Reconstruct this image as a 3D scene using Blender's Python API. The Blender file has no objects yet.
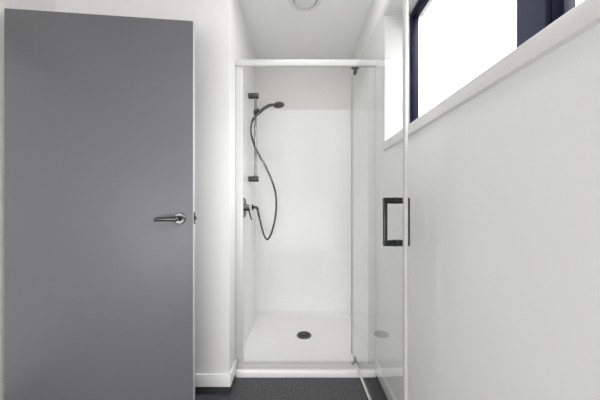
import bpy, bmesh, math
from mathutils import Vector, Matrix

scene = bpy.context.scene
COL = scene.collection

# ------------------------------------------------------------------ materials
def srgb(r, g, b):
    def f(c):
        c /= 255.0
        return c / 12.92 if c <= 0.04045 else ((c + 0.055) / 1.055) ** 2.4
    return (f(r), f(g), f(b), 1.0)

def new_mat(name):
    m = bpy.data.materials.new(name)
    m.use_nodes = True
    nt = m.node_tree
    return m, nt, nt.nodes['Principled BSDF']

def pmat(name, col, rough=0.5, metal=0.0, noise=None, bump=None, spec=0.5, coat=0.0):
    """principled material; noise=(scale, amount) varies the colour, bump=(scale, strength, distance)"""
    m, nt, b = new_mat(name)
    b.inputs['Base Color'].default_value = col
    b.inputs['Roughness'].default_value = rough
    b.inputs['Metallic'].default_value = metal
    b.inputs['Specular IOR Level'].default_value = spec
    b.inputs['Coat Weight'].default_value = coat
    tc = nt.nodes.new('ShaderNodeTexCoord')
    if noise:
        n = nt.nodes.new('ShaderNodeTexNoise')
        n.inputs['Scale'].default_value = noise[0]
        n.inputs['Detail'].default_value = 4
        r = nt.nodes.new('ShaderNodeValToRGB')
        a = noise[1]
        r.color_ramp.elements[0].position = 0.3
        r.color_ramp.elements[1].position = 0.7
        r.color_ramp.elements[0].color = tuple(max(0, c * (1 - a)) for c in col[:3]) + (1,)
        r.color_ramp.elements[1].color = tuple(min(1, c * (1 + a)) for c in col[:3]) + (1,)
        nt.links.new(tc.outputs['Object'], n.inputs['Vector'])
        nt.links.new(n.outputs['Fac'], r.inputs['Fac'])
        nt.links.new(r.outputs['Color'], b.inputs['Base Color'])
    if bump:
        n2 = nt.nodes.new('ShaderNodeTexNoise')
        n2.inputs['Scale'].default_value = bump[0]
        n2.inputs['Detail'].default_value = 3
        bp = nt.nodes.new('ShaderNodeBump')
        bp.inputs['Strength'].default_value = bump[1]
        bp.inputs['Distance'].default_value = bump[2]
        nt.links.new(tc.outputs['Object'], n2.inputs['Vector'])
        nt.links.new(n2.outputs['Fac'], bp.inputs['Height'])
        nt.links.new(bp.outputs['Normal'], b.inputs['Normal'])
    return m

def glass_mat(name, tint, ior=1.45):
    m = bpy.data.materials.new(name)
    m.use_nodes = True
    nt = m.node_tree
    nt.nodes.remove(nt.nodes['Principled BSDF'])
    out = nt.nodes['Material Output']
    # same air-to-glass reflectance from either side of a thin sheet
    fr = nt.nodes.new('ShaderNodeFresnel')
    ge = nt.nodes.new('ShaderNodeNewGeometry')
    io = nt.nodes.new('ShaderNodeMix'); io.data_type = 'FLOAT'
    io.inputs[2].default_value = ior; io.inputs[3].default_value = 1.0 / ior
    nt.links.new(ge.outputs['Backfacing'], io.inputs[0])
    nt.links.new(io.outputs[0], fr.inputs['IOR'])
    tr = nt.nodes.new('ShaderNodeBsdfTransparent'); tr.inputs['Color'].default_value = tint
    gl = nt.nodes.new('ShaderNodeBsdfGlossy'); gl.inputs['Roughness'].default_value = 0.0
    mx = nt.nodes.new('ShaderNodeMixShader')
    nt.links.new(fr.outputs['Fac'], mx.inputs['Fac'])
    nt.links.new(tr.outputs[0], mx.inputs[1])
    nt.links.new(gl.outputs[0], mx.inputs[2])
    nt.links.new(mx.outputs[0], out.inputs['Surface'])
    return m

M = {}
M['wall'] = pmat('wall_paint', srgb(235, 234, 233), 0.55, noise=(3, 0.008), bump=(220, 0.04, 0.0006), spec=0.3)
M['wall_right'] = pmat('wall_paint_right_shaded', srgb(223, 223, 221), 0.5, noise=(3, 0.008), bump=(220, 0.04, 0.0006), spec=0.3)  # same wall paint with shade put into the colour, offsets the lamps
M['wall_alcove'] = pmat('wall_paint_alcove_shaded', srgb(222, 221, 217), 0.6, noise=(3, 0.008), bump=(220, 0.04, 0.0006), spec=0.2)  # wall paint darkened in colour for the dimmer light above the liner
M['ceiling'] = pmat('ceiling_paint', srgb(232, 232, 232), 0.7, noise=(3, 0.008), spec=0.2)
M['trim'] = pmat('trim_enamel', srgb(240, 239, 236), 0.32, noise=(5, 0.006))
M['lining'] = pmat('window_lining_enamel', srgb(214, 213, 211), 0.35, noise=(5, 0.006))
M['liner'] = pmat('acrylic_liner', srgb(240, 240, 239), 0.13, noise=(2, 0.005), bump=(4.0, 0.3, 0.004), spec=0.22)
M['cove'] = pmat('acrylic_cove', srgb(234, 234, 235), 0.3, noise=(4, 0.005), spec=0.3)
M['tray'] = pmat('acrylic_tray', srgb(251, 250, 250), 0.2, noise=(4, 0.005), spec=0.5)
M['frame'] = pmat('white_powdercoat', srgb(203, 203, 202), 0.3, noise=(8, 0.005))
M['sill'] = pmat('grey_white_sill', srgb(205, 204, 201), 0.35, noise=(8, 0.005))
M['seal'] = pmat('pale_seal', srgb(190, 190, 187), 0.4, noise=(12, 0.01))
M['edge'] = pmat('grey_edge_seal', srgb(160, 161, 160), 0.3, noise=(12, 0.03))
M['door'] = pmat('grey_door_paint', srgb(104, 104, 107), 0.42, noise=(2.2, 0.02), bump=(160, 0.05, 0.0006), spec=0.4)
M['door_edge'] = pmat('pale_door_edge', srgb(184, 184, 188), 0.45, noise=(6, 0.01))
M['metal'] = pmat('gunmetal', srgb(98, 99, 99), 0.2, 1.0, noise=(30, 0.04))
M['metal_dark'] = pmat('dark_gunmetal', srgb(62, 63, 63), 0.25, 1.0, noise=(30, 0.05))
M['bracket'] = pmat('bracket_gunmetal', srgb(92, 93, 93), 0.3, 1.0, noise=(30, 0.05))
M['black'] = pmat('black_rubber', srgb(26, 27, 27), 0.45, noise=(30, 0.1))
M['chrome'] = pmat('satin_chrome', srgb(165, 165, 165), 0.32, 1.0, noise=(30, 0.03))
M['rail'] = pmat('rail_chrome', srgb(158, 160, 162), 0.2, 1.0, noise=(30, 0.03))
M['navy'] = pmat('navy_aluminium', srgb(10, 15, 38), 0.5, 0.0, noise=(14, 0.05), spec=0.12)
M['navy_light'] = pmat('navy_aluminium_mullion', srgb(56, 60, 78), 0.5, 0.0, noise=(14, 0.05), spec=0.2)
M['vent'] = pmat('vent_plastic', srgb(216, 216, 214), 0.45, noise=(9, 0.01))
M['vent_gap'] = pmat('vent_shadow_gap', srgb(172, 172, 170), 0.6, noise=(9, 0.02))
M['glass'] = glass_mat('shower_glass', (0.99, 0.994, 0.99, 1))
M['pane'] = glass_mat('window_glass', (0.98, 0.985, 0.985, 1))

# charcoal vinyl with fine speckle
def vinyl(name, dark, mid, light):
    m, nt, b = new_mat(name)
    tc = nt.nodes.new('ShaderNodeTexCoord')
    n1 = nt.nodes.new('ShaderNodeTexNoise'); n1.inputs['Scale'].default_value = 95; n1.inputs['Detail'].default_value = 5
    n1.inputs['Roughness'].default_value = 0.75
    r1 = nt.nodes.new('ShaderNodeValToRGB')
    e = r1.color_ramp.elements
    e[0].position = 0.36; e[0].color = dark
    e[1].position = 0.66; e[1].color = light
    k = r1.color_ramp.elements.new(0.5); k.color = mid
    nt.links.new(tc.outputs['Object'], n1.inputs['Vector'])
    nt.links.new(n1.outputs['Fac'], r1.inputs['Fac'])
    nt.links.new(r1.outputs['Color'], b.inputs['Base Color'])
    b.inputs['Roughness'].default_value = 0.5
    b.inputs['Specular IOR Level'].default_value = 0.35
    bp = nt.nodes.new('ShaderNodeBump'); bp.inputs['Strength'].default_value = 0.15; bp.inputs['Distance'].default_value = 0.001
    nt.links.new(n1.outputs['Fac'], bp.inputs['Height'])
    nt.links.new(bp.outputs['Normal'], b.inputs['Normal'])
    return m
M['vinyl'] = vinyl('charcoal_vinyl', srgb(54, 54, 56), srgb(83, 83, 86), srgb(114, 114, 117))
M['vinyl_skirt'] = vinyl('charcoal_vinyl_upstand', srgb(44, 44, 45), srgb(58, 58, 60), srgb(74, 74, 76))

# ------------------------------------------------------------------ mesh helpers
class MB:
    def __init__(self):
        self.bm = bmesh.new()

    def _merge(self, tmp, mi=0, smooth=False):
        me = bpy.data.meshes.new('tmp')
        for f in tmp.faces:
            f.material_index = mi
            f.smooth = smooth
        tmp.to_mesh(me); tmp.free()
        self.bm.from_mesh(me)
        bpy.data.meshes.remove(me)
        return self

    def box(self, x0, x1, y0, y1, z0, z1, bevel=0.0, seg=2, mi=0):
        t = bmesh.new()
        bmesh.ops.create_cube(t, size=1.0)
        for v in t.verts:
            v.co = Vector(((x0 + x1) / 2 + v.co.x * (x1 - x0), (y0 + y1) / 2 + v.co.y * (y1 - y0), (z0 + z1) / 2 + v.co.z * (z1 - z0)))
        if bevel > 0:
            bmesh.ops.bevel(t, geom=list(t.edges), offset=bevel, segments=seg, profile=0.5, affect='EDGES')
        return self._merge(t, mi)

    def tube(self, pts, radii, n=16, mi=0, squash=None, cap=True):
        """sweep a circle (or ellipse) along points"""
        pts = [Vector(p) for p in pts]
        if not isinstance(radii, (list, tuple)):
            radii = [radii] * len(pts)
        t = bmesh.new()
        rings = []
        up = None
        for i, p in enumerate(pts):
            a = pts[max(0, i - 1)]; c = pts[min(len(pts) - 1, i + 1)]
            d = (c - a).normalized()
            if up is None:
                up = d.orthogonal().normalized()
                if squash and squash[2] is not None:
                    up = Vector(squash[2]); up = (up - d * up.dot(d)).normalized()
            else:
                up = (up - d * up.dot(d)).normalized()
            s = d.cross(up)
            ku, ks = (squash[0], squash[1]) if squash else (1, 1)
            rings.append([t.verts.new(p + (up * math.cos(2 * math.pi * k / n) * ku + s * math.sin(2 * math.pi * k / n) * ks) * radii[i]) for k in range(n)])
        for i in range(len(rings) - 1):
            for k in range(n):
                t.faces.new((rings[i][k], rings[i][(k + 1) % n], rings[i + 1][(k + 1) % n], rings[i + 1][k]))
        if cap:
            t.faces.new(rings[0][::-1]); t.faces.new(rings[-1])
        bmesh.ops.recalc_face_normals(t, faces=t.faces)
        return self._merge(t, mi, True)

    def lathe(self, origin, axis, profile, n=40, mi=0):
        """profile = [(radius, distance along axis)]"""
        o = Vector(origin); d = Vector(axis).normalized()
        u = d.orthogonal().normalized(); s = d.cross(u)
        t = bmesh.new()
        rings = []
        for r, h in profile:
            if r < 1e-6:
                rings.append([t.verts.new(o + d * h)])
            else:
                rings.append([t.verts.new(o + d * h + (u * math.cos(2 * math.pi * k / n) + s * math.sin(2 * math.pi * k / n)) * r) for k in range(n)])
        for a, b in zip(rings[:-1], rings[1:]):
            for k in range(n):
                k2 = (k + 1) % n
                if len(a) == 1 and len(b) > 1:
                    t.faces.new((a[0], b[k2], b[k]))
                elif len(b) == 1 and len(a) > 1:
                    t.faces.new((a[k], a[k2], b[0]))
                elif len(a) > 1:
                    t.faces.new((a[k], a[k2], b[k2], b[k]))
        bmesh.ops.recalc_face_normals(t, faces=t.faces)
        return self._merge(t, mi, True)

    def extrude_profile(self, prof, x0, x1, mi=0, smooth=False):
        """closed (y, z) polygon extruded along x"""
        t = bmesh.new()
        a = [t.verts.new((x0, y, z)) for y, z in prof]
        b = [t.verts.new((x1, y, z)) for y, z in prof]
        n = len(prof)
        for k in range(n):
            t.faces.new((a[k], a[(k + 1) % n], b[(k + 1) % n], b[k]))
        t.faces.new(a[::-1]); t.faces.new(b)
        bmesh.ops.recalc_face_normals(t, faces=t.faces)
        return self._merge(t, mi, smooth)

    def transform(self, mat):
        self.bm.transform(mat)
        return self

    def build(self, name, mats, parent=None, autosmooth=True):
        me = bpy.data.meshes.new(name)
        self.bm.to_mesh(me); self.bm.free()
        for m in (mats if isinstance(mats, (list, tuple)) else [mats]):
            me.materials.append(m)
        o = bpy.data.objects.new(name, me)
        COL.objects.link(o)
        if parent:
            o.parent = parent
            o.matrix_parent_inverse = Matrix.Translation(parent.location).inverted() if parent.parent is None else Matrix.Identity(4)
        if autosmooth:
            for p in me.polygons:
                p.use_smooth = True
            try:
                me.set_sharp_from_angle(angle=math.radians(32))
            except Exception:
                pass
        return o

def thing(name, loc, label, cat, kind=None):
    o = bpy.data.objects.new(name, None)
    o.empty_display_size = 0.05
    o.location = loc
    COL.objects.link(o)
    o['label'] = label; o['category'] = cat
    if kind: o['kind'] = kind
    return o

def struct(o, label, cat):
    o['kind'] = 'structure'; o['label'] = label; o['category'] = cat
    return o

def smooth_path(pts, sub=8):
    pts = [Vector(p) for p in pts]
    P = [pts[0]] + pts + [pts[-1]]
    out = []
    for i in range(1, len(P) - 2):
        p0, p1, p2, p3 = P[i - 1], P[i], P[i + 1], P[i + 2]
        for k in range(sub):
            t = k / sub
            out.append(0.5 * ((2 * p1) + (p2 - p0) * t + (2 * p0 - 5 * p1 + 4 * p2 - p3) * t * t + (3 * p1 - p0 - 3 * p2 + p3) * t ** 3))
    out.append(pts[-1])
    return out

# ------------------------------------------------------------------ dimensions (metres; x right, y away, z up)
EYE = 1.12
CEIL = 2.485
XL = -0.403        # return wall of the shower alcove
XR = 0.50          # right wall
YN = 1.49          # front of the left nib wall
YB = 2.40          # back of the alcove
XD = -1.425        # left wall with the doorway
YR = -1.30         # wall behind the viewer
UP = 0.048         # vinyl upstand height
BB = 0.120         # top of skirting

# ------------------------------------------------------------------ room shell
struct(MB().box(XD - 1.3, XR + 0.2, YR - 0.1, YB + 0.1, -0.06, 0).build('floor', M['vinyl']), 'charcoal speckled vinyl floor in front of the shower', 'floor')
struct(MB().box(XD - 1.3, XR + 0.2, YR - 0.1, YB + 0.1, CEIL, CEIL + 0.08).build('ceiling', M['ceiling']), 'plain white ceiling over the bathroom and shower', 'ceiling')
struct(MB().box(XD - 0.1, XL, YN, YB + 0.1, 0, CEIL).build('wall_nib', M['wall']), 'white wall corner between the grey door and the shower', 'wall')
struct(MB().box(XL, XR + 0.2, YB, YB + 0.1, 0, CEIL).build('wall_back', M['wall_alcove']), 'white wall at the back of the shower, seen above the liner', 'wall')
struct(MB().box(XD - 1.3, XR + 0.2, YR - 0.1, YR, 0, CEIL).build('wall_front', M['wall']), 'white wall behind the viewer', 'wall')

# left wall with the doorway
DY0, DY1, DZ = 0.28, 1.085, 2.02
w = MB()
w.box(XD - 0.1, XD, YR, DY0, 0, CEIL).box(XD - 0.1, XD, DY1, YN, 0, CEIL).box(XD - 0.1, XD, DY0, DY1, DZ, CEIL)
struct(w.build('wall_left', M['wall']), 'white wall at the far left behind the grey door', 'wall')
h = MB()
h.box(XD - 1.3, XD - 1.2, YR, YB + 0.1, 0, CEIL).box(XD - 1.2, XD - 0.1, YB, YB + 0.1, 0, CEIL)
struct(h.build('wall_hallway', M['wall']), 'white hallway wall beyond the doorway', 'wall')
j = MB()
j.box(XD - 0.1, XD + 0.012, DY1, DY1 + 0.03, 0, DZ + 0.03, 0.002)
j.box(XD + 0.0005, XD + 0.085, DY1 + 0.045, DY1 + 0.085, 0, 2.028, 0.004)
j.box(XD - 0.1, XD + 0.012, DY0 - 0.03, DY0, 0, DZ + 0.03, 0.002)
j.box(XD - 0.1, XD + 0.012, DY0, DY1, DZ, DZ + 0.03, 0.002)
struct(j.build('trim_1', M['trim']), 'white timber jamb around the doorway at far left', 'door frame')

# right wall with the window hole
WY0, WY1, WZ0, WZ1 = -0.25, 1.411, EYE + 0.343, EYE + 1.045     # clear opening inside the lining
LT = 0.045
xo = XR + 0.20
w = MB()
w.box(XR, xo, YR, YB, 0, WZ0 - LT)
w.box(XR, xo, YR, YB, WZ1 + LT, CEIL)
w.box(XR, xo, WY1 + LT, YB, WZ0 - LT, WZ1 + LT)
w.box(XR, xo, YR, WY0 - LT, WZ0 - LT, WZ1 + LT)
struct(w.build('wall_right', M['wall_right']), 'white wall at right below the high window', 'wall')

win = thing('window_1', (XR, (WY0 + WY1) / 2, WZ0), 'high horizontal navy framed window in the right wall', 'window', 'structure')
l = MB()
xf = XR - 0.018
l.box(xf, xo, WY0 - LT, WY1 + LT, WZ0 - LT, WZ0, 0.002)
l.box(xf, xo, WY0 - LT, WY1 + LT, WZ1, WZ1 + LT, 0.002)
l.box(xf, xo, WY1, WY1 + LT, WZ0, WZ1, 0.002)
l.box(xf, xo, WY0 - LT, WY0, WZ0, WZ1, 0.002)
l.build('window_lining', M['lining'], win)['label'] = 'white lining boards around the window recess'
fx, gx = 0.620, 0.645
f = MB()
ft = 0.042
f.box(fx, gx + 0.006, WY0, WY1, WZ0, WZ0 + ft, 0.002)
f.box(fx, gx + 0.006, WY0, WY1, WZ1 - ft, WZ1, 0.002)
f.box(fx, gx + 0.006, WY1 - ft, WY1, WZ0 + ft, WZ1 - ft, 0.002)
f.box(fx, gx + 0.006, WY0, WY0 + ft, WZ0 + ft, WZ1 - ft, 0.002)
f.build('window_frame', M['navy'], win)['label'] = 'dark navy outer window frame'
m_ = MB()
m_.box(fx, gx + 0.006, 0.637, 0.722, WZ0 + ft, WZ1 - ft, 0.002)
m_.build('mullion', M['navy_light'], win)['label'] = 'wide navy upright between the two panes'
s_ = MB()
s_.box(fx + 0.015, gx + 0.006, 0.620, 0.637, WZ0 + ft, WZ1 - ft)
s_.box(fx, gx + 0.004, 0.592, 0.621, WZ0 + ft, WZ1 - ft, 0.0015)
s_.box(fx, gx + 0.004, WY0 + ft, WY0 + ft + 0.03, WZ0 + ft, WZ1 - ft, 0.0015)
s_.box(fx, gx + 0.004, WY0 + ft + 0.03, 0.592, WZ0 + ft, WZ0 + ft + 0.02, 0.0015)
s_.box(fx, gx + 0.004, WY0 + ft + 0.03, 0.592, WZ1 - ft - 0.03, WZ1 - ft, 0.0015)
s_.build('sash', M['navy'], win)['label'] = 'dark navy opening sash beside the upright'
MB().box(gx, gx + 0.005, 0.722, WY1 - ft, WZ0 + ft, WZ1 - ft).build('pane', M['pane'], win)
MB().box(gx, gx + 0.005, WY0 + ft + 0.03, 0.592, WZ0 + ft + 0.02, WZ1 - ft - 0.03).build('pane', M['pane'], win)

# skirting and vinyl upstand
TF = 1.625   # tray front
sk = MB()
sk.box(XD, XL + 0.011, YN - 0.011, YN, UP, BB, 0.002)
sk.box(XL, XL + 0.011, YN, TF + 0.018, UP, BB, 0.002)
struct(sk.build('baseboard_left', M['trim']), 'white skirting board around the wall corner left of the shower', 'skirting board')
sk = MB().box(XR - 0.011, XR, YR, TF + 0.018, UP, BB, 0.002)
struct(sk.build('baseboard_right', M['trim']), 'white skirting board along the right wall', 'skirting board')
u = MB()
u.box(XD, XL + 0.004, YN - 0.004, YN, 0, UP).box(XL, XL + 0.004, YN, TF, 0, UP)
struct(u.build('trim_2', M['vinyl_skirt']), 'dark vinyl strip under the left skirting', 'floor trim')
struct(MB().box(XR - 0.004, XR, YR, TF, 0, UP).build('trim_3', M['vinyl_skirt']), 'dark vinyl strip under the right skirting', 'floor trim')

# ------------------------------------------------------------------ ceiling vent
vx, vy, R = 0.0485, 1.69, 0.112
v = thing('ceiling_vent', (vx, vy, CEIL), 'round white exhaust vent on the ceiling above the shower', 'vent')
MB().lathe((vx, vy, CEIL), (0, 0, -1), [(R - 0.034, 0.0), (R, 0.0), (R, 0.006), (R - 0.006, 0.012), (R - 0.026, 0.014), (R - 0.030, 0.010), (R - 0.032, 0.0)], 64).build('rim', M['vent'], v)
MB().lathe((vx, vy, CEIL), (0, 0, -1), [(0, 0.0005), (R - 0.032, 0.0005), (R - 0.032, 0.003), (0, 0.003)], 64).build('throat', M['vent_gap'], v)
MB().lathe((vx, vy, CEIL), (0, 0, -1), [(0, 0.003), (0.03, 0.003), (0.05, 0.008), (R - 0.040, 0.013), (R - 0.042, 0.018), (0.05, 0.022), (0, 0.024)], 64).build('cone', M['vent'], v)

# ------------------------------------------------------------------ grey door
p_l = Vector((-1.304, 1.127, 0)); p_r = Vector((-0.499, 1.207, 0))
ddir = (p_r - p_l).normalized(); DW = (p_r - p_l).length
ang = math.atan2(ddir.y, ddir.x)
DM = Matrix.Translation(p_l) @ Matrix.Rotation(ang, 4, 'Z')
door = thing('door_1', (p_l.x, p_l.y, 0), 'tall plain mid-grey flush door standing open at left', 'door', 'structure')
d = MB()
d.box(0, DW, 0, 0.036, 0.012, 1.985, 0.0012)
for fc in d.bm.faces:
    if fc.normal.x > 0.9:
        fc.material_index = 1
d.transform(DM).build('door_leaf', [M['door'], M['door_edge']], door)
hx, hz = DW - 0.060, 1.047
dh = MB()
dh.lathe((hx, 0, hz), (0, -1, 0), [(0, 0), (0.027, 0), (0.027, 0.006), (0.024, 0.009), (0, 0.009)], 40)
rose = dh.transform(DM).build('door_handle', M['metal'], door)
rose['label'] = 'gunmetal lever handle on a round rose'
lv = MB()
lv.lathe((hx, -0.009, hz), (0, -1, 0), [(0.013, 0), (0.0115, 0.004), (0.0105, 0.04), (0.0115, 0.052), (0.006, 0.056), (0, 0.057)], 24)
lv.tube(smooth_path([(hx + 0.004, -0.054, hz), (hx - 0.02, -0.056, hz), (hx - 0.05, -0.057, hz), (hx - 0.075, -0.055, hz - 0.001), (hx - 0.087, -0.046, hz - 0.003), (hx - 0.092, -0.032, hz - 0.004)], 6),
        [0.0098] * 31, 16)
lev = lv.transform(DM).build('lever', M['metal'])
lev.parent = rose; lev.matrix_parent_inverse = rose.matrix_basis.inverted()
lp = MB()
lp.box(DW, DW + 0.0025, 0.009, 0.028, 1.047 - 0.029, 1.047 + 0.029, 0.001)
lp.box(DW + 0.002, DW + 0.010, 0.012, 0.024, 1.047 - 0.009, 1.047 + 0.009, 0.002)
lp.transform(DM).build('latch_plate', M['metal_dark'], door)

# ------------------------------------------------------------------ shower liner and tray
LTH = 0.004
LZ0, LZ1 = 0.104, EYE + 0.879
YF = 1.650
li = thing('shower_liner', ((XL + XR) / 2, YB, LZ0), 'glossy white acrylic liner on the three shower walls', 'shower liner')
def rounded_wall():
    """one continuous sheet: left wall, rounded corners, back wall, right wall"""
    pts_in = []
    r = 0.018
    xa, xb, yb = XL + LTH, XR - LTH, YB - LTH
    pts_in.append((xa, YF + 0.006))
    for k in range(7):
        a = math.pi - k / 6 * math.pi / 2
        pts_in.append((xa + r + r * math.cos(a), yb - r + r * math.sin(a)))
    for k in range(7):
        a = math.pi / 2 - k / 6 * math.pi / 2
        pts_in.append((xb - r + r * math.cos(a), yb - r + r * math.sin(a)))
    pts_in.append((xb, YF + 0.006))
    outer = [(XR - 0.0002, YF + 0.006), (XR - 0.0002, YB - 0.0002), (XL + 0.0002, YB - 0.0002), (XL + 0.0002, YF + 0.006)]
    t = bmesh.new()
    loop = pts_in + outer
    lo = [t.verts.new((x, y, LZ0)) for x, y in loop]
    hi = [t.verts.new((x, y, LZ1)) for x, y in loop]
    n = len(loop)
    for k in range(n):
        t.faces.new((lo[k], lo[(k + 1) % n], hi[(k + 1) % n], hi[k]))
    t.faces.new(hi); t.faces.new(lo[::-1])
    bmesh.ops.recalc_face_normals(t, faces=t.faces)
    return MB()._merge(t)
rounded_wall().build('liner_sheet', M['liner'], li)

tray = thing('shower_tray', ((XL + XR) / 2, YF, 0), 'low white acrylic shower tray with a rounded front lip', 'shower tray')
TZ = 0.055
t = bmesh.new()
def rrect(x0, x1, y0, y1, r, z, n=6):
    out = []
    for cx, cy, a0 in ((x1 - r, y1 - r, 0), (x0 + r, y1 - r, 90), (x0 + r, y0 + r, 180), (x1 - r, y0 + r, 270)):
        for k in range(n + 1):
            a = math.radians(a0 + 90 * k / n)
            out.append(t.verts.new((cx + r * math.cos(a), cy + r * math.sin(a), z)))
    return out
E = 0.0006
ax0, ax1, ay0, ay1 = XL + E, XR - E, TF, YB - E
rings = [
    rrect(ax0, ax1, ay0 + 0.003, ay1, 0.001, 0.0005),
    rrect(ax0, ax1, ay0, ay1, 0.001, 0.006),
    rrect(ax0, ax1, ay0, ay1, 0.001, 0.036),
    rrect(ax0, ax1, ay0 + 0.003, ay1, 0.001, 0.042),
    rrect(ax0, ax1, ay0 + 0.010, ay1, 0.001, 0.0455),
    rrect(ax0, ax1, YF + 0.03, ay1, 0.001, 0.0465),
    rrect(ax0, ax1, YF + 0.038, ay1, 0.001, 0.062),
]
# walls upstand inside: flange up to the liner on three sides
rings += [
    rrect(ax0 + 0.004, ax1 - 0.004, YF + 0.040, ay1 - 0.004, 0.018, 0.064),
    rrect(ax0 + 0.008, ax1 - 0.008, YF + 0.044, ay1 - 0.008, 0.022, 0.064),
    rrect(ax0 + 0.020, ax1 - 0.020, YF + 0.056, ay1 - 0.020, 0.035, TZ + 0.002),
    rrect(ax0 + 0.045, ax1 - 0.045, YF + 0.080, ay1 - 0.045, 0.05, TZ),
]
cxd, cyd = 0.0485, 2.05
nn = len(rings[0])
for a, b in zip(rings[:-1], rings[1:]):
    for k in range(nn):
        t.faces.new((a[k], a[(k + 1) % nn], b[(k + 1) % nn], b[k]))
c = t.verts.new((cxd, cyd, TZ - 0.004))
for k in range(nn):
    t.faces.new((rings[-1][k], rings[-1][(k + 1) % nn], c))
t.faces.new(rings[0][::-1])
bmesh.ops.recalc_face_normals(t, faces=t.faces)
MB()._merge(t, 0, True).build('tray_base', M['tray'], tray)
# cove strip joining tray floor to liner on three sides
cv = MB()
def cove_path():
    r0 = 0.012
    n = 6
    loops = []
    t = bmesh.new()
    for k in range(n + 1):
        a = k / n * math.pi / 2
        off = r0 * (1 - math.sin(a)) if True else 0
        z = 0.0555 + 0.0485 * (1 - math.cos(a))
        o = 0.0042 + r0 * (1 - math.sin(a))
        rr = 0.018 + o
        pts = [(XL + o, YF + 0.042)]
        for q in range(7):
            b = math.pi - q / 6 * math.pi / 2
            pts.append((XL + o + rr + rr * math.cos(b), YB - o - rr + rr * math.sin(b)))
        for q in range(7):
            b = math.pi / 2 - q / 6 * math.pi / 2
            pts.append((XR - o - rr + rr * math.cos(b), YB - o - rr + rr * math.sin(b)))
        pts.append((XR - o, YF + 0.042))
        loops.append([t.verts.new((x, y, z)) for x, y in pts])
    # outer back skirt so that it is solid
    back = [(XL + 0.001, YF + 0.042)] + [(XL + 0.001, YB - 0.001)] * 7 + [(XR - 0.001, YB - 0.001)] * 7 + [(XR - 0.001, YF + 0.042)]
    loops.append([t.verts.new((x, y, 0.104)) for x, y in back])
    for a, b in zip(loops[:-1], loops[1:]):
        for k in range(len(a) - 1):
            t.faces.new((a[k], a[k + 1], b[k + 1], b[k]))
    bmesh.ops.remove_doubles(t, verts=t.verts, dist=1e-5)
    bmesh.ops.recalc_face_normals(t, faces=t.faces)
    for fc in t.faces:
        pass
    return t
cv._merge(cove_path(), 0, True).build('cove', M['cove'], tray)
dr = MB().lathe((cxd, cyd, TZ - 0.0025), (0, 0, 1), [(0, 0), (0.059, 0), (0.059, 0.002), (0.056, 0.0045), (0.043, 0.0045), (0.041, 0.003), (0, 0.003)], 48).build('drain', M['metal'], tray)
dr['label'] = 'round dark metal waste outlet in the middle of the tray'
g = MB().lathe((cxd, cyd, TZ + 0.0005), (0, 0, 1), [(0, 0), (0.041, 0), (0.041, 0.001), (0.036, 0.0016), (0.034, 0.0016), (0.028, 0.0012), (0.0, 0.0012)], 48)
gr = g.build('grate', M['black']); gr.parent = dr; gr.matrix_parent_inverse = dr.matrix_basis.inverted()
cp = MB().lathe((cxd, cyd, TZ + 0.0017), (0, 0, 1), [(0, 0.0), (0.015, 0.0), (0.015, 0.002), (0.011, 0.005), (0, 0.006)], 32)
cp_ = cp.build('cap', M['metal']); cp_.parent = dr; cp_.matrix_parent_inverse = dr.matrix_basis.inverted()

# ------------------------------------------------------------------ shower enclosure: frame + open pivot door
FY0, FY1 = 1.622, 1.662
FZ0, FZ1 = 0.047, EYE + 0.918
enc = thing('shower_enclosure', ((XL + XR) / 2, 1.645, FZ0), 'white framed shower enclosure with its clear glass pivot door open', 'shower enclosure')
e_l, e_r = XL + LTH + 0.0005, XR - LTH - 0.0005
e_l = XL + 0.0008; e_r = XR - 0.0008
MB().box(e_l, XL + 0.049, FY0 + 0.008, FY0 + 0.028, 0.122, FZ1 - 0.0005, 0.002, 2).box(XL + 0.0012, XL + 0.050, FY0 + 0.026, FY0 + 0.0279, FZ0 + 0.02, 0.14).build('left_jamb', M['frame'], enc)
MB().box(XR - 0.047, e_r, FY0 + 0.008, FY0 + 0.028, 0.122, FZ1 - 0.0005, 0.002, 2).box(XR - 0.046, XR - 0.0012, FY0 + 0.026, FY0 + 0.0279, FZ0 + 0.02, 0.14).build('right_jamb', M['frame'], enc)
MB().box(e_l, e_r, FY0, FY0 + 0.028, FZ1 - 0.041, FZ1, 0.005, 3).build('top_rail', M['frame'], enc)
MB().box(XL + 0.012, XR - 0.012, FY0 + 0.020, FY0 + 0.055, FZ0, 0.075, 0.005, 3).build('sill_rail', M['sill'], enc)

PX, PY = 0.3725, 1.650        # pivot; the leaf stands open, local y runs from pivot (0) to the far end
GL, GT = 0.730, 0.100         # length towards the viewer, short tail behind the pivot
GM = Matrix.Translation((PX, PY, 0)) @ Matrix.Rotation(math.radians(1.3), 4, 'Z')
GZ0, GZ1 = 0.084, FZ1 - 0.046
gd = MB().box(-0.003, 0.003, -GL + 0.004, GT - 0.003, GZ0, GZ1).transform(GM).build('glass_door', M['glass'], enc)
gd['label'] = 'clear glass pivot door swung open towards the viewer'
def sub(mb, name, mat):
    o = mb.transform(GM).build(name, mat)
    o.parent = gd
    o.matrix_parent_inverse = Matrix.Identity(4)
    return o
sub(MB().box(-0.0035, 0.0100, -GL - 0.003, -GL + 0.017, GZ0, GZ1, 0.004, 3), 'edge_seal', M['seal'])['label'] = 'pale upright seal along the free edge of the glass'
sub(MB().box(-0.0055, 0.0055, -GL + 0.016, 0.0, GZ0 - 0.006, GZ0 + 0.004, 0.001), 'bottom_seal', M['trim'])
sub(MB().box(-0.0040, 0.0040, GT - 0.005, GT + 0.001, GZ0, GZ1, 0.001), 'pivot_edge_seal', M['edge'])
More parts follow.
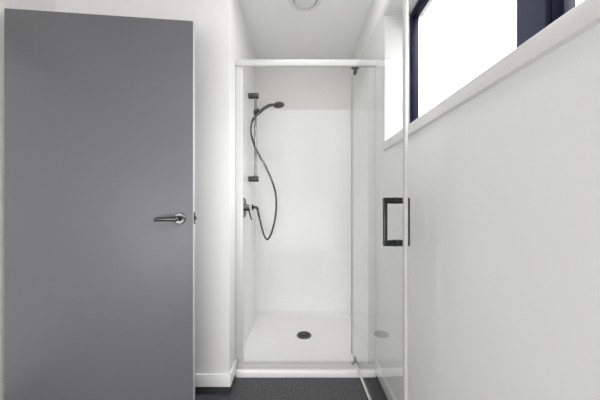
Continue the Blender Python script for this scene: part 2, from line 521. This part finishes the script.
# handle: back-to-back pulls through the glass
hb = MB()
hy, hz0, hz1 = -0.648, EYE - (243.2 - 203) / 254.0, EYE + (203 - 200.6) / 254.0
for sgn in (-1, 1):
    xo_ = sgn * 0.0445 + 0.0005
    hb.box(xo_ - 0.0075, xo_ + 0.0075, hy - 0.0085, hy + 0.0085, hz0 - 0.011, hz1 + 0.011, 0.0035, 3)
    for z in (hz0, hz1):
        hb.tube([(sgn * 0.0032, hy, z), (xo_, hy, z)], 0.0122, 20)
hnd = sub(hb, 'door_handle', M['metal_dark'])
hnd['label'] = 'dark metal D-shaped pull handle fixed through the glass'
for sgn in (-1, 1):
    for z in (hz0, hz1):
        sub(MB().tube([(sgn * 0.0031, hy, z), (sgn * 0.007, hy, z)], 0.0135, 20), 'washer', M['black'])
# pivots
pv = MB()
pv.box(PX - 0.026, PX + 0.022, PY - 0.012, PY + 0.012, FZ1 - 0.046, FZ1 - 0.040, 0.001)
pv.tube([(PX, PY, FZ1 - 0.046), (PX, PY, FZ1 - 0.052)], 0.007, 16)
pv.box(PX - 0.012, PX + 0.010, PY - 0.015, PY + 0.020, FZ1 - 0.080, FZ1 - 0.050, 0.004, 2)
pv.build('top_pivot', M['metal'], enc)
pv = MB()
pv.box(PX - 0.026, PX + 0.020, PY - 0.010, PY + 0.014, 0.0752, 0.0815, 0.001)
pv.box(PX - 0.009, PX + 0.009, PY - 0.012, PY + 0.020, 0.081, 0.118, 0.004, 2)
pv.build('bottom_pivot', M['chrome'], enc)

# ------------------------------------------------------------------ slide rail with hand shower, hose, mixer
WX = XL + LTH + 0.0004       # liner surface on the left wall
RX, RY = -0.343, 2.05
def P(px, py, dep):
    return Vector(((px - 298) * dep / 254.0, dep, EYE - (py - 203) * dep / 254.0))
zt, zb = EYE + (203 - 96) * RY / 254, EYE + (203 - 179) * RY / 254
rl = thing('slide_rail', (WX, RY, zb), 'upright metal slide rail on the left shower wall', 'shower rail')
MB().tube([(RX, RY, zb - 0.012), (RX, RY, zt + 0.010)], 0.0105, 24).build('rail_tube', M['rail'], rl)
for z in (zt, zb):
    MB().lathe((WX, RY, z), (1, 0, 0), [(0, 0), (0.021, 0), (0.0225, 0.003), (0.0225, 0.076), (0.020, 0.080), (0, 0.080)], 32).build('bracket', M['bracket'], rl)
zs = EYE + (203 - 112.5) * RY / 254
ho = MB()
ho.tube([(RX, RY, zs - 0.020), (RX, RY, zs + 0.020)], 0.0165, 24)
ho.lathe((RX, RY - 0.012, zs), (0.75, -0.5, 0.35), [(0.012, 0), (0.016, 0.006), (0.016, 0.032), (0.013, 0.035), (0, 0.035)], 24)
ho.build('slider', M['metal'], rl)

hs = thing('hand_shower', (RX + 0.02, RY - 0.03, zs), 'dark metal hand shower resting in the rail slider', 'hand shower')
hd = 2.005
path = smooth_path([P(254.3, 116.5, hd), P(257.5, 114.2, hd), P(261, 111, hd), P(265, 107.8, hd), P(269, 105.6, hd), P(273.5, 104.6, hd)], 6)
n = len(path)
MB().tube(path, [0.0095 + 0.0030 * min(1, i / 8) - 0.002 * max(0, (i - n + 8)) / 8 for i in range(n)], 20).build('grip', M['metal'], hs)
hc = P(278.6, 104.3, hd)
axis = Vector((0.12, 0.03, -1)).normalized()
MB().lathe(hc - axis * 0.014, axis, [(0, 0), (0.018, 0.001), (0.034, 0.006), (0.042, 0.014), (0.0445, 0.022), (0.043, 0.028), (0.039, 0.030), (0, 0.030)], 40).build('head', M['bracket'], hs)
MB().lathe(hc + axis * 0.0155, axis, [(0, 0), (0.038, 0), (0.036, 0.003), (0, 0.004)], 40).build('spray_face', M['black'], hs)

hose_pts = [P(254.0, 117.5, 2.004), P(252.2, 121.5, 2.004), P(251.2, 127, 2.006), P(251.2, 133, 2.008), P(252.6, 140, 2.010), P(255.8, 148.5, 2.012), P(260.0, 156.5, 2.02), P(264.5, 164.5, 2.03),
            P(268.5, 172.5, 2.045), P(272.2, 181.5, 2.06), P(275.2, 191.5, 2.08), P(276.3, 202, 2.095), P(275.7, 214, 2.11), P(273.6, 225.5, 2.12), P(270.8, 234.5, 2.13),
            P(267.6, 239.3, 2.14), P(264.6, 236.5, 2.16), P(262.2, 229, 2.17), P(259.8, 219, 2.19), P(258.0, 211.5, 2.205)]
sp = smooth_path(hose_pts, 10)
hz_ = thing('shower_hose', hose_pts[-1], 'long looping flexible metal hose hanging from the hand shower', 'hose')
rad = [0.0080 + (0.0005 if i % 2 else 0.0) for i in range(len(sp))]
MB().tube(sp, rad, 14).build('hose', M['metal'], hz_)
MB().tube([sp[0], sp[6], sp[12]], [0.0095, 0.0095, 0.0078], 16).build('hose_nut', M['metal'], hz_)
MB().tube([sp[-14], sp[-7], sp[-1]], [0.0078, 0.0095, 0.0095], 16).build('hose_nut', M['metal'], hz_)

el = thing('hose_outlet', (WX, 2.215, 1.08), 'small metal elbow on the shower wall feeding the hose', 'water outlet')
ez = EYE - 4.3 * 2.215 / 254
MB().lathe((WX, 2.215, ez), (1, 0, 0), [(0, 0), (0.027, 0), (0.027, 0.004), (0.022, 0.010), (0.013, 0.012), (0, 0.012)], 32).build('flange', M['metal_dark'], el)
ep = smooth_path([(WX + 0.010, 2.215, ez), (WX + 0.026, 2.214, ez), (WX + 0.038, 2.211, ez - 0.003), (WX + 0.047, 2.208, ez - 0.014), tuple(sp[-1] + Vector((0, 0, 0.004)))], 6)
MB().tube(ep, 0.0115, 18).build('elbow', M['metal'], el)

mx = thing('shower_mixer', (WX, 1.868, 1.08), 'dark metal lever mixer on the left shower wall', 'shower mixer')
mz = EYE - 4.8 * 1.868 / 254
MB().lathe((WX, 1.868, mz), (1, 0, 0), [(0, 0), (0.074, 0), (0.074, 0.004), (0.070, 0.007), (0, 0.007)], 48).build('plate', M['metal_dark'], mx)
MB().lathe((WX + 0.007, 1.868, mz), (1, 0, 0), [(0, 0), (0.028, 0), (0.026, 0.004), (0.0245, 0.026), (0.022, 0.031), (0.0, 0.033)], 36).build('body', M['metal'], mx)
lpth = smooth_path([(WX + 0.028, 1.866, mz + 0.014), (WX + 0.038, 1.861, mz - 0.004), (WX + 0.046, 1.853, mz - 0.035), (WX + 0.055, 1.845, mz - 0.068), (WX + 0.062, 1.841, mz - 0.088)], 6)
MB().tube(lpth, [0.012 - 0.005 * i / 24 for i in range(25)], 16, squash=(1.0, 0.6, (0, 1, 0))).build('lever', M['metal_dark'], mx)

# ------------------------------------------------------------------ light
wd = bpy.data.worlds.new('World'); scene.world = wd
wd.use_nodes = True
bg = wd.node_tree.nodes['Background']
bg.inputs['Color'].default_value = (0.97, 0.985, 1.0, 1)
# overcast sky: brightest overhead, paler ground below the horizon
wn = wd.node_tree
wtc = wn.nodes.new('ShaderNodeTexCoord')
wsp = wn.nodes.new('ShaderNodeSeparateXYZ')
wcv = wn.nodes.new('ShaderNodeFloatCurve')
wad = wn.nodes.new('ShaderNodeMath'); wad.operation = 'MULTIPLY_ADD'      # z from -1..1 to 0..1
wad.inputs[1].default_value = 0.5; wad.inputs[2].default_value = 0.5
cvp = wcv.mapping.curves[0].points
cvp[0].location = (0.0, 0.08); cvp[1].location = (1.0, 1.0)
for x_, y_ in ((0.46, 0.10), (0.56, 0.34), (0.75, 0.68)):
    cvp.new(x_, y_)
wcv.mapping.update()
wml = wn.nodes.new('ShaderNodeMath'); wml.operation = 'MULTIPLY'; wml.inputs[1].default_value = 16.0
wn.links.new(wtc.outputs['Generated'], wsp.inputs[0])
wn.links.new(wsp.outputs['Z'], wad.inputs[0])
wn.links.new(wad.outputs[0], wcv.inputs['Value'])
wn.links.new(wcv.outputs[0], wml.inputs[0])
wn.links.new(wml.outputs[0], bg.inputs['Strength'])

def area(name, loc, rot, sx, sy, power, col=(1, 1, 1), portal=False):
    ld = bpy.data.lights.new(name, 'AREA')
    ld.shape = 'RECTANGLE'; ld.size = sx; ld.size_y = sy
    ld.energy = power; ld.color = col
    if portal:
        ld.cycles.is_portal = True
    o = bpy.data.objects.new(name, ld)
    o.location = loc; o.rotation_euler = rot
    COL.objects.link(o)
    return o
area('window_portal', (xo + 0.02, (WY0 + WY1) / 2, (WZ0 + WZ1) / 2), (0, math.radians(90), 0), 0.75, 1.7, 1, portal=True)
area('rear_fill', (-0.46, YR + 0.02, 0.62), (math.radians(90), 0, 0), 1.9, 1.3, 25, (1, 0.995, 0.985))  # added fill behind the viewer, stands for no real fixture
area('doorway_fill', (XD - 0.06, (DY0 + DY1) / 2, 1.05), (0, math.radians(-90), 0), 1.8, 0.75, 2.5, (1, 0.995, 0.985))  # unseen fill added in the doorway to lift the right wall and shower

area('ceiling_fill', (0.05, 1.30, CEIL - 0.012), (0, 0, 0), 0.40, 0.20, 3.0, (1, 0.99, 0.98))  # unseen lamp added overhead to brighten the tray, not a known fixture

# ------------------------------------------------------------------ camera
cd = bpy.data.cameras.new('camera')
cd.sensor_fit = 'HORIZONTAL'; cd.sensor_width = 36.0
cd.lens = 254.0 / 600.0 * 36.0
cd.shift_x = 2.0 / 600.0
cd.shift_y = 3.0 / 600.0
cd.clip_start = 0.02
cam = bpy.data.objects.new('camera', cd)
cam.location = (0, 0, EYE)
cam.rotation_euler = (math.radians(90), 0, 0)
COL.objects.link(cam)
scene.camera = cam

scene.view_settings.view_transform = 'Standard'
scene.view_settings.look = 'None'
scene.view_settings.exposure = 0.48
try:
    scene.cycles.use_denoising = True
    scene.cycles.max_bounces = 16
    scene.cycles.diffuse_bounces = 8
    scene.cycles.transparent_max_bounces = 16
except Exception:
    pass
